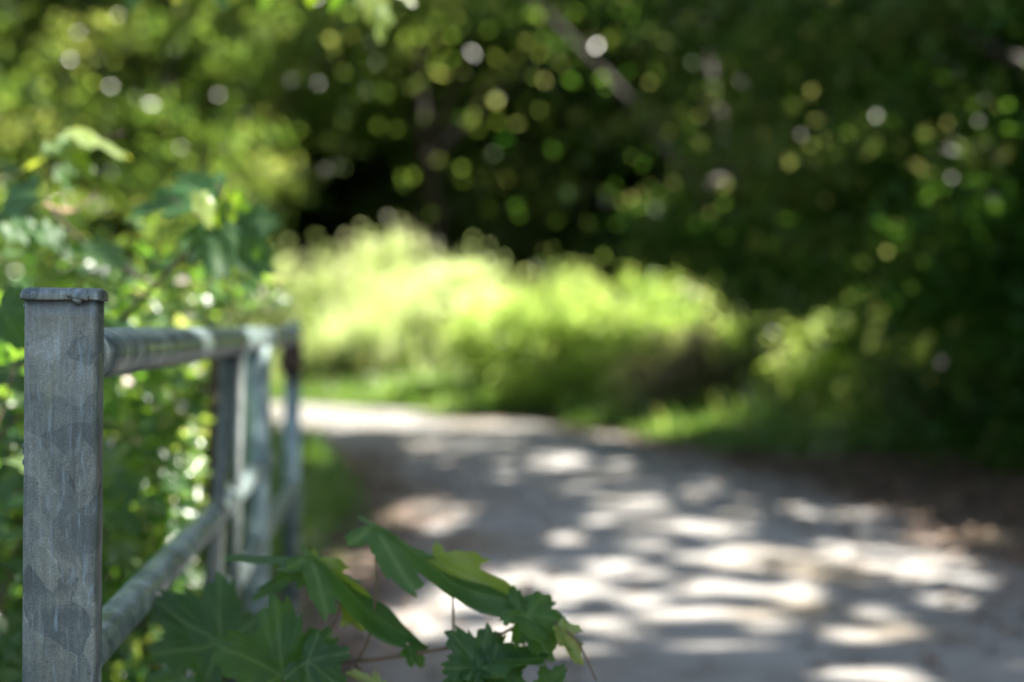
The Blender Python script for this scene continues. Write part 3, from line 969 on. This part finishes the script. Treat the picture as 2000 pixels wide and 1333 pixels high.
def rounded_box(w, d, z0, z1, r=.006, seg=4, zseg=1):
    """vertical hollow-section bar with rounded corners; x width, y depth (from 0)"""
    bm = bmesh.new()
    prof = []
    for cx, cy, a0 in ((w / 2 - r, d - r, 0), (-w / 2 + r, d - r, 90), (-w / 2 + r, r, 180), (w / 2 - r, r, 270)):
        for k in range(seg + 1):
            a = math.radians(a0 + 90 * k / seg)
            prof.append((cx + r * math.cos(a), cy + r * math.sin(a)))
    rings = []
    for j in range(zseg + 1):
        z = z0 + (z1 - z0) * j / zseg
        rings.append([bm.verts.new((x, y, z)) for x, y in prof])
    n = len(prof)
    for a, b in zip(rings, rings[1:]):
        for k in range(n):
            bm.faces.new((a[k], a[(k + 1) % n], b[(k + 1) % n], b[k]))
    bm.faces.new(rings[0][::-1]); bm.faces.new(rings[-1])
    return bm, prof


PW, PD = .0745, .040
bm, _ = rounded_box(PW, PD, -1.16, -.004, .0065, 5, 60)
# rolled surface is never perfectly flat
from mathutils import noise as mnoise
for v in bm.verts:
    q = mnoise.noise(Vector((v.co.x * 9, v.co.y * 9, v.co.z * 14)))
    v.co.x += q * .0004 * (1 if v.co.x > 0 else -1); v.co.y += q * .0003
bmesh.ops.recalc_face_normals(bm, faces=bm.faces)
me = bpy.data.meshes.new('end_post'); bm.to_mesh(me); bm.free()
for p in me.polygons: p.use_smooth = True
ep = bpy.data.objects.new('end_post', me); me.materials.append(M['post']); link(ep, gate)
GM = parent_matrix(gate).inverted()
ep.matrix_parent_inverse = GM
ep.matrix_world = gate_frame_matrix(0, post_top)
ep.matrix_basis = gate_frame_matrix(0, post_top)

# cap: lipped, domed, with a spill of zinc on its front edge
bm = bmesh.new()
CW, CD = .0802, .046
layers = [(-.0062, 1.0, .0055), (-.0058, 1.018, .0062), (.000, 1.02, .007), (.0035, .995, .008), (.0056, .955, .009), (.0066, .88, .010), (.0070, .5, .010)]
rings = []
for (z, s, r) in layers:
    w = CW * s; d = CD - CW * (1 - s)
    pr = []
    for cx, cy, a0 in ((1, 1, 0), (-1, 1, 90), (-1, -1, 180), (1, -1, 270)):
        rr = min(r, w / 2.01, d / 2.01)
        for k in range(7):
            a = math.radians(a0 + 90 * k / 6)
            pr.append((cx * (w / 2 - rr) + rr * math.cos(a), cy * (d / 2 - rr) + rr * math.sin(a) + PD / 2))
    rings.append([bm.verts.new((x, y, z)) for x, y in pr])
n = len(rings[0])
for a, b in zip(rings, rings[1:]):
    for k in range(n):
        bm.faces.new((a[k], a[(k + 1) % n], b[(k + 1) % n], b[k]))
bm.faces.new(rings[0][::-1]); bm.faces.new(rings[-1])
bmesh.ops.subdivide_edges(bm, edges=bm.edges[:], cuts=2, use_grid_fill=True)
for v in bm.verts:
    f = mnoise.noise(v.co * 60) * .0008 + mnoise.noise(v.co * 160) * .0003
    v.co += Vector((f, f, f * .8))
bmesh.ops.recalc_face_normals(bm, faces=bm.faces)
me = bpy.data.meshes.new('cap'); bm.to_mesh(me); bm.free()
for p in me.polygons: p.use_smooth = True
cap = bpy.data.objects.new('cap', me)
M['cap'] = galv_mat('galvanised cap')
me.materials.append(M['cap']); link(cap, gate)
cap.matrix_parent_inverse = GM
cap.matrix_basis = gate_frame_matrix(0, post_top)
# solidified zinc drip on the lip
bm = bmesh.new()
for (dx, dz, rx, rz, ry) in ((.019, -.0025, .0085, .0045, .0035), (.0175, -.0058, .0055, .0045, .0030), (.0255, -.0035, .004, .0035, .0025), (.012, -.001, .006, .0035, .0025)):
    q = bmesh.ops.create_uvsphere(bm, u_segments=16, v_segments=10, radius=1)
    for v in q['verts']:
        v.co = Vector((dx + v.co.x * rx, -.0032 + v.co.y * ry, dz + v.co.z * rz))
        v.co += Vector((1, 1, 1)) * mnoise.noise(v.co * 180) * .0007
me = bpy.data.meshes.new('zinc_drip'); bm.to_mesh(me); bm.free()
for p in me.polygons: p.use_smooth = True
dr = bpy.data.objects.new('zinc_drip', me); me.materials.append(M['cap']); link(dr, cap)
dr.location = (0, 0, 0)
# small burrs on the left edge of the post
for (z, r) in ((-.157, .0022), (-.163, .0014), (-.173, .0020), (-.036, .0012), (-.012, .0018)):
    bm = bmesh.new()
    q = bmesh.ops.create_icosphere(bm, subdivisions=2, radius=r)
    for v in q['verts']:
        v.co = Vector((-PW / 2 + v.co.x * .7, .006 + v.co.y, z + v.co.z * 1.7))
    me = bpy.data.meshes.new('burr'); bm.to_mesh(me); bm.free()
    for p in me.polygons: p.use_smooth = True
    br = bpy.data.objects.new('burr', me); me.materials.append(M['cap']); link(br, ep)


def rail(z, s0, s1, r, name='rail', off=0.0):
    bm = bmesh.new()
    n = 24
    tube_bm(bm, [gp(s0 + (s1 - s0) * i / n, z, off) for i in range(n + 1)], r, 32)
    return bm_obj(name, bm, M['galv'], gate)


ZT = at(200, 690, 1.67).z
Z2 = EYE - .366
Z3 = EYE - .556
FAR_S = 4.96 - 1.46
rail(ZT, PD - .002, FAR_S, .0300, 'top_rail')
rail(Z2, PD - .002, FAR_S * .72, .0240)
rail(Z3, PD - .002, FAR_S, .0240)
rail(.22, PD - .002, FAR_S, .0240)


def weld(z, r):
    bm = bmesh.new()
    seg = 40
    ringn = 8
    for i in range(seg):
        pass
    # lumpy fillet ring round the tube where it meets the post
    c = gp(PD + .001, z)
    rings = []
    for i in range(seg):
        a = 2 * math.pi * i / seg
        rr = r + .0015
        cc = c + GS * math.cos(a) * rr + Vector((0, 0, 1)) * math.sin(a) * rr
        rad = GS * math.cos(a) + Vector((0, 0, 1)) * math.sin(a)
        br_ = .0062 * (1 + .25 * math.sin(a * 17))
        rings.append([bm.verts.new(cc + rad * math.cos(t) * br_ + GD * math.sin(t) * br_) for t in [2 * math.pi * k / ringn for k in range(ringn)]])
    for i in range(seg):
        A = rings[i]; B = rings[(i + 1) % seg]
        for k in range(ringn):
            bm.faces.new((A[k], B[k], B[(k + 1) % ringn], A[(k + 1) % ringn]))
    bmesh.ops.recalc_face_normals(bm, faces=bm.faces)
    bm_obj('weld_bead', bm, M['galv'], gate)


weld(ZT, .030); weld(Z2, .024); weld(Z3, .024)
# latch plate behind the near post, below the second rail
bm, _ = rounded_box(.006, .055, 0, 1, .001, 2)
for v in bm.verts:
    z = .25 + v.co.z * (Z2 - .035 - .25)
    p = gp(.05 + v.co.y, z, PW / 2 - .012 + v.co.x)
    v.co = p
bmesh.ops.recalc_face_normals(bm, faces=bm.faces)
bm_obj('latch_plate', bm, M['galv'], gate, smooth=False)


def gate_s(px):
    """distance along the gate at which its plane shows at photo column px"""
    k = (px - 1000) / FPX
    # x = post_x - .0864*s', y = 1.46 + s'  (s' along y)
    s_ = (post_x - k * 1.46) / (k + .0864)
    return s_


def upright(px_top, px_bot, z0, z1, r, name='upright', mat='galv', off=0.0, flat=None):
    bm = bmesh.new()
    s0 = gate_s(px_top); s1 = gate_s(px_bot)
    tube_bm(bm, [gp(s1, z0, off), gp((s0 + s1) / 2, (z0 + z1) / 2, off), gp(s0, z1, off)], r, 20)
    o = bm_obj(name, bm, M[mat], gate)
    return o


upright(505, 505, .05, ZT - .01, .033, mat='galv_skylit')
# far post with its end fitting
s = gate_s(572)
bm, _ = rounded_box(.055, .055, 0, 1, .006, 3)
for v in bm.verts:
    v.co = gp(s + v.co.y, .0 + v.co.z * (ZT + .045), v.co.x)
bmesh.ops.recalc_face_normals(bm, faces=bm.faces)
bm_obj('hinge_post', bm, M['galv'], gate)
bm, _ = rounded_box(.075, .05, ZT - .13, ZT - .02, .006, 3)
for v in bm.verts:
    v.co = gp(s - .052 + v.co.y, v.co.z, v.co.x)
bmesh.ops.recalc_face_normals(bm, faces=bm.faces)
bm_obj('hinge_bracket', bm, M['stake'], gate)
# fan of thin bars between the top rail and the second rail
for (a, b, z0) in ((446, 402, .72), (452, 424, .30), (458, 445, .30)):
    upright(a, b, z0, ZT - .015, .0125, 'brace_bar', mat='post', off=.012 if a % 4 else -.01)

# old wooden stake behind the gate
sp = gate_s(478)
b = gp(sp, 0, -.06)
stk = thing('wooden_stake', 'dark weathered wooden stake standing just behind the gate bars', 'stake', (b.x, b.y, 0))
bm = bmesh.new()
tube_bm(bm, [Vector((b.x, b.y, -.1)), Vector((b.x - .004, b.y, .5)), Vector((b.x + .006, b.y + .01, ZT - .02)), Vector((b.x + .007, b.y + .01, ZT))], [.019, .017, .017, .012], 12)
bm_obj('shaft', bm, M['stake'], stk)

# ------------------------------------------------------------------ trailing vine in the foreground
vine = thing('trailing_vine', 'low vine branch with broad toothed leaves arching over the lane edge in front', 'vine', tuple(at(480, 1420, 1.9)))
main = [at(400, 1440, 1.95), at(520, 1350, 1.85), at(600, 1296, 1.80), at(720, 1290, 1.78), at(840, 1272, 1.76), at(950, 1250, 1.75), at(1030, 1215, 1.74), at(1075, 1212, 1.73)]
bm = bmesh.new(); c = catmull(main, 6)
tube_bm(bm, c, [.0035 - .002 * i / len(c) for i in range(len(c))], 8)
bm_obj('branch', bm, M['stem'], vine)
for pts in (((600, 1296, 1.80), (640, 1240, 1.79), (665, 1180, 1.78), (650, 1120, 1.77), (605, 1095, 1.77)),
            ((700, 1290, 1.78), (725, 1230, 1.78), (735, 1120, 1.76), (725, 1040, 1.75)),
            ((590, 1296, 1.80), (560, 1330, 1.85), (500, 1420, 1.95)),
            ((690, 1290, 1.78), (735, 1360, 1.78), (745, 1420, 1.8)),
            ((885, 1262, 1.76), (885, 1200, 1.76), (884, 1150, 1.76)),
            ((1075, 1212, 1.73), (1125, 1250, 1.72), (1165, 1330, 1.72))):
    bm = bmesh.new(); c = catmull([at(*p) for p in pts], 5); tube_bm(bm, c, [.0021 - .001 * i / len(c) for i in range(len(c))], 6)
    bm_obj('twig', bm, M['stem'], vine)
# broad leaf low left
leaf_px(vine, (552, 1318), (540, 1172), 1.72, (.05, -.66, .75), .12, fold=.10, droop=.15, lobes=[(0, 1.0, .46), (58, 1.0, .46), (-55, .84, .46), (112, .75, .44), (-112, .75, .44)])
leaf_px(vine, (600, 1292), (678, 1352), 1.70, (.0, -.7, .7), .10, fold=.15, droop=.2)
leaf_px(vine, (430, 1262), (302, 1160), 1.92, (-.1, -.6, .8), .1, fold=.2)
leaf_px(vine, (360, 1330), (300, 1420), 1.9, (-.1, -.6, .8), .1, fold=.2)
# two half folded leaves; a paler second blade paints each one's backlit half
nar = [(0, 1.0, .26), (46, .52, .3), (-46, .50, .3), (105, .26, .3), (-105, .26, .3)]
nar2 = [(0, 1.0, .42), (52, .68, .40), (-52, .65, .40), (108, .46, .4), (-108, .46, .4)]
leaf_px(vine, (722, 1040), (1062, 1206), 1.75, (.34, -.30, .90), .45, fold=-.30, droop=.02, lobes=nar, wid=.62)
leaf_px(vine, (856, 1094), (1052, 1196), 1.775, (-.30, -.90, .12), .1, mat='leaf_young_or_lit', fold=.05, droop=.02, lobes=nar, wid=.55)  # far half of the fold: its backlit glow comes from the paler material
leaf_px(vine, (600, 1092), (828, 1262), 1.76, (.40, -.34, .85), .35, fold=-.30, droop=.02, lobes=nar, wid=.75)
leaf_px(vine, (610, 1100), (745, 1195), 1.79, (-.30, -.92, .10), .05, mat='leaf_young_or_lit', fold=.05, droop=.02, lobes=nar, wid=.6)  # upper strip of the leaf, backlight painted by the paler colour
leaf_px(vine, (614, 1096), (446, 1082), 1.80, (-.1, -.24, .97), .35, fold=-.25, droop=.05, lobes=nar, wid=.7)
leaf_px(vine, (612, 1098), (496, 1166), 1.81, (-.35, -.85, .1), .2, fold=.05, droop=.05, lobes=nar, wid=.6)
# right hand tip
leaf_px(vine, (1012, 1192), (1140, 1246), 1.73, (.2, -.45, .85), .6, fold=.1, droop=.3, lobes=nar2)
leaf_px(vine, (1030, 1200), (1076, 1290), 1.72, (.1, -.85, .5), .45, fold=.1, droop=.1, lobes=nar2)
leaf_px(vine, (1088, 1225), (1135, 1298), 1.72, (.5, -.7, .4), .8, mat='leaf_young_or_lit', fold=.5, droop=.1, lobes=nar)
leaf_px(vine, (1070, 1345), (1100, 1302), 1.72, (.1, -.8, .6), .25, fold=.1)
# dark leaf below the branch
leaf_px(vine, (940, 1306), (880, 1232), 1.71, (.0, -.72, .68), .1, fold=.15, droop=.1)
leaf_px(vine, (930, 1298), (1062, 1274), 1.71, (.0, -.40, .90), .15, fold=.2, droop=.2, lobes=nar2)
leaf_px(vine, (935, 1310), (860, 1345), 1.70, (.0, -.6, .8), .1, fold=.2, droop=.2)
leaf_px(vine, (960, 1312), (1040, 1360), 1.70, (.0, -.6, .8), .12, fold=.2, droop=.2)
leaf_px(vine, (740, 1345), (680, 1312), 1.75, (.2, -.5, .8), .7, mat='leaf_young_or_lit', fold=.5, droop=.1, lobes=nar)
leaf_px(vine, (800, 1270), (830, 1300), 1.76, (.2, -.7, .6), .3, fold=.3)
for (x, y, x2, y2) in ((690, 1205, 665, 1178), (700, 1208, 728, 1190), (694, 1212, 712, 1232), (684, 1212, 662, 1222)):
    leaf_px(vine, (x, y), (x2, y2), 1.79, (random.uniform(-.4, .4), -.7, .6), .7, mat='leaf_young_or_lit', fold=.3, lobes=nar2, hi=False)

# ------------------------------------------------------------------ tall vine shoot at the left, above the post
shoot = thing('climbing_vine', 'tall vine shoot with sunlit broad leaves rising behind the near post', 'vine', (-1.25, 2.75, 0))
for pts, r in ((((-1.25, 2.75, 0), (-1.2, 2.72, .7), tuple(at(300, 560, 2.6)), tuple(at(430, 440, 2.55)), tuple(at(425, 360, 2.5))), .006),
               ((tuple(at(300, 560, 2.6)), tuple(at(160, 470, 2.75)), tuple(at(90, 380, 2.85)), tuple(at(130, 300, 2.9)), tuple(at(240, 260, 2.9))), .004),
               ((tuple(at(430, 440, 2.55)), tuple(at(380, 420, 2.5)), tuple(at(330, 385, 2.45))), .002)):
    bm = bmesh.new(); c = catmull(pts, 6); tube_bm(bm, c, [r * (1 - .6 * i / len(c)) for i in range(len(c))], 8)
    bm_obj('stem', bm, M['stem'], shoot)
UP = (.1, -.3, .95)
for (b, t, D, nr, ti, mt, lb, fo) in (
        ((405, 392), (248, 402), 2.50, (-.15, -.55, .8), .45, 'leaf_vine', nar2, .3),
        ((395, 385), (418, 442), 2.42, (.35, -.35, .4), .95, 'leaf_young_or_lit', nar2, -.2),
        ((440, 425), (405, 352), 2.52, (-.3, -.6, .7), .6, 'leaf_vine', nar2, .1),
        ((430, 440), (528, 528), 2.52, (.1, -.9, .35), .12, 'leaf_vine', None, .1),
        ((452, 440), (500, 470), 2.60, (.1, -.8, .5), .2, 'leaf_vine', None, .1),
        ((160, 255), (252, 290), 2.90, (.1, -.2, .9), .9, 'leaf_young_or_lit', nar2, -.3),
        ((110, 300), (28, 330), 2.90, (-.1, -.3, .9), .7, 'leaf_young_or_lit', nar2, .2),
        ((115, 290), (188, 340), 2.90, (.2, -.4, .8), .8, 'leaf_vine', nar2, .2),
        ((120, 330), (140, 372), 2.95, (.3, -.5, .4), .6, 'leaf_vine', nar2, .2),
        ((20, 440), (78, 478), 2.75, (-.2, -.5, .8), .5, 'leaf_vine', nar2, .1),
        ((80, 455), (140, 500), 2.75, (.2, -.4, .8), .4, 'leaf_vine', nar2, .3),
        ((170, 500), (275, 530), 2.65, (.1, -.35, .9), .55, 'leaf_vine', nar2, .3),
        ((60, 380), (-20, 420), 2.7, (-.1, -.6, .7), .15, 'leaf_vine', None, .1),
        ((0, 600), (50, 680), 2.2, (.1, -.8, .5), .1, 'leaf_vine', None, .1)):
    leaf_px(shoot, b, t, D, nr, ti, mt, fold=fo, lobes=lb, hi=True)
lf = leaf_px(shoot, (145, 412), (88, 408), 2.7, (0, -.3, .95), .8, 'leaf_dead', fold=.1, lobes=nar, droop=-.3)
lf['label'] = 'curled tan dead leaf'
lf = leaf_px(shoot, (142, 414), (202, 380), 2.7, (0, -.3, .95), .9, 'leaf_dead', fold=.1, lobes=nar, droop=-.3)
lf['label'] = 'curled tan dead leaf'


# ------------------------------------------------------------------ hedge of brambles behind the gate
def lobed_cloud(name, P, N, size, tint, mat, parent, rng):
    """many small three and five lobed leaves as one foliage mesh"""
    NA = 20
    th = np.linspace(-math.pi, math.pi, NA, endpoint=False) + math.pi / NA
    r = np.full(NA, .3)
    for c, L, w in ((0, 1, .40), (math.radians(58), .8, .38), (math.radians(-58), .8, .38), (math.radians(118), .5, .36), (math.radians(-118), .5, .36)):
        r = np.maximum(r, L * np.exp(-(np.abs(th - c) / w) ** 1.5 * .7))
    r *= 1 + .08 * np.where(np.arange(NA) % 2 == 0, 1, -1)
    x = np.concatenate([[0], r * .55 * np.cos(th), r * np.cos(th)])
    y = np.concatenate([[0], r * .55 * np.sin(th), r * np.sin(th)])
    z = .3 * np.abs(y) - .22 * x * x * np.sign(x) + .05 * np.sin(9 * x + 5 * y)
    T = np.stack([x, y, z], 1)
    m = len(P)
    nr = unit(N)
    ax = unit(np.cross(nr, rng.normal(size=(m, 3))))
    sd = np.cross(nr, ax)
    s = size * rng.uniform(.55, 1.3, (m, 1, 1))
    V = P[:, None, :] + s * (T[None, :, 0:1] * ax[:, None, :] + T[None, :, 1:2] * sd[:, None, :] + T[None, :, 2:3] * nr[:, None, :])
    k = len(T)
    Ft = []
    for i in range(NA):
        j = (i + 1) % NA
        Ft += [(0, 1 + i, 1 + j), (1 + i, 1 + NA + i, 1 + NA + j), (1 + i, 1 + NA + j, 1 + j)]
    Ft = np.array(Ft)
    Fa = (np.arange(m)[:, None, None] * k + Ft[None]).reshape(-1, 3)
    me = np_mesh(name, V.reshape(-1, 3), Fa, [('tint', 'FACE', np.repeat(tint, len(Ft)))], smooth=True)
    return mesh_obj(name, me, M[mat], parent)


def bramble(label, c, r, n, size, seed, mat='leaf_bush'):
    rng = np.random.default_rng(seed)
    t = thing('bramble_bush', label, 'bush', (c[0], c[1], 0), 0, 'bramble bushes behind the gate')
    d = unit(rng.normal(size=(n, 3)))
    rr = rng.uniform(.35, 1, n) ** .6
    P = np.array(c) + d * rr[:, None] * np.array(r) * (1 + .2 * np.sin(d[:, :1] * 6 + d[:, 2:3] * 5))
    # stay on the field side of the gate
    gate_x = post_x - .0864 * (P[:, 1] - 1.46)
    k = (P[:, 2] > .03) & (P[:, 0] < gate_x - .09 + .16 * (P[:, 2] > 1.25))
    P = P[k]; d = d[k]
    N = d * .7 + rng.normal(size=P.shape) * .6 + np.array([0, -.1, .7])
    tint = np.clip(rng.beta(1.6, 2.6, len(P)), 0, 1)
    lobed_cloud('foliage', P, N, size, tint, mat, t, rng)
    for i in range(7):
        q = P[int(rng.integers(len(P)))]
        b = Vector((c[0] + rng.uniform(-.2, .2), c[1] + rng.uniform(-.2, .2), -.02))
        q = Vector(q)
        limb_obj('stem', [b, b.lerp(q, .5) + Vector((0, 0, .15)), q], (.006, .0025), M['stem'], t, 6)
    return t


bramble('bramble bush at the left edge half hidden by the near post', (-1.02, 2.55, .62), (.45, .45, .68), 1100, .060, 81)
bramble('bramble bush with glinting leaves under the middle of the top rail', (-.94, 3.35, .68), (.42, .50, .84), 1700, .050, 82)
bramble('bramble bush beside the far end of the gate', (-1.05, 4.3, .62), (.40, .65, .84), 1700, .046, 83)
bramble('taller bramble bush behind the sunlit one', (-2.0, 4.0, .7), (.7, .6, .8), 1700, .055, 84)
bramble('shaded bramble bush at the far left of the hedge', (-2.1, 5.6, .7), (.6, .8, .95), 1700, .055, 85)

bramble('sunlit glossy bramble bush rising above the top rail in the middle of the gate', (-.90, 3.95, .92), (.36, .40, .50), 1000, .046, 86, 'leaf_glossy')

_c = at(392, 960, 3.35)
bramble('narrow sunlit bramble bush showing between the near post and the wooden stake', (_c.x, _c.y, _c.z), (.17, .22, .46), 620, .046, 87, 'leaf_glossy')


def blossom(parent, p, nrm, r, rng):
    bm = bmesh.new()
    nrm = Vector(nrm).normalized(); u = nrm.orthogonal().normalized(); w = nrm.cross(u)
    for k in range(5):
        a = 2 * math.pi * k / 5
        d = u * math.cos(a) + w * math.sin(a); e = nrm.cross(d)
        pts = [(0, 0, 0), (.35, .2, .05), (.75, .42, .12), (1, .22, .22), (1, -.22, .22), (.75, -.42, .12), (.35, -.2, .05)]
        bm.faces.new([bm.verts.new(p + (d * x + e * y + nrm * z) * r) for x, y, z in pts])
    bmesh.ops.create_icosphere(bm, subdivisions=1, radius=r * .22, matrix=Matrix.Translation(p + nrm * r * .1))
    bm_obj('blossom', bm, M['petal'], parent, smooth=False)


_br = random.Random(4)
bushes = [o for o in COL.objects if o.name.startswith('bramble_bush')]
for o, n_ in zip(bushes, (6, 10, 10, 8, 5, 26, 16)):
    fol = [c_ for c_ in o.children if c_.name.startswith('foliage')][0]
    vs = fol.data.vertices
    done = 0
    while done < n_:
        v = vs[_br.randrange(len(vs))].co
        if v.z > .35 and _br.random() < .3 + .5 * v.z:
            blossom(o, Vector(v) + Vector((_br.uniform(-.02, .03), -.02, .02)), (_br.uniform(-.5, .7), -.6, .7), _br.uniform(.010, .017), _br); done += 1

# young tree whose twigs hang in from the top
sap = thing('sapling', 'young broadleaf sapling leaning in over the hedge, bright leaves at the top of the frame', 'tree', (-1.9, 3.5, 0))
limb_obj('trunk', [(-1.9, 3.5, -.05), (-1.85, 3.5, 1.0), (-1.6, 3.45, 1.8), (-1.25, 3.4, 2.25)], (.022, .009), M['bark'], sap, 8)
limb_obj('limb', [(-1.25, 3.4, 2.25), tuple(at(300, -60, 3.35)), tuple(at(560, -50, 3.3)), tuple(at(730, -25, 3.3))], (.008, .002), M['bark'], sap, 6)
for (b, t, ti, mt, nr) in (((720, -20), (735, 48), .95, 'leaf_young_or_lit', (.3, -.5, .3)), ((690, -25), (640, 15), .4, 'leaf_vine', (.1, -.5, .5)), ((740, 20), (748, 80), .5, 'leaf_young_or_lit', (.5, -.5, .2)),
                           ((560, -40), (500, 10), .5, 'leaf_vine', (.1, -.5, .5)), ((620, -40), (600, 8), .6, 'leaf_vine', (.3, -.5, .5)), ((420, -45), (440, 12), .3, 'leaf_vine', (.1, -.5, .5)),
                           ((780, -30), (810, 6), .7, 'leaf_young_or_lit', (.1, -.5, .5)), ((300, -60), (240, 10), .5, 'leaf_vine', (.1, -.5, .5)), ((380, -60), (330, -5), .8, 'leaf_young_or_lit', (.1, -.5, .5))):
    leaf_px(sap, b, t, 3.3, nr, ti, mt, lobes=nar2, hi=False, fold=.15)
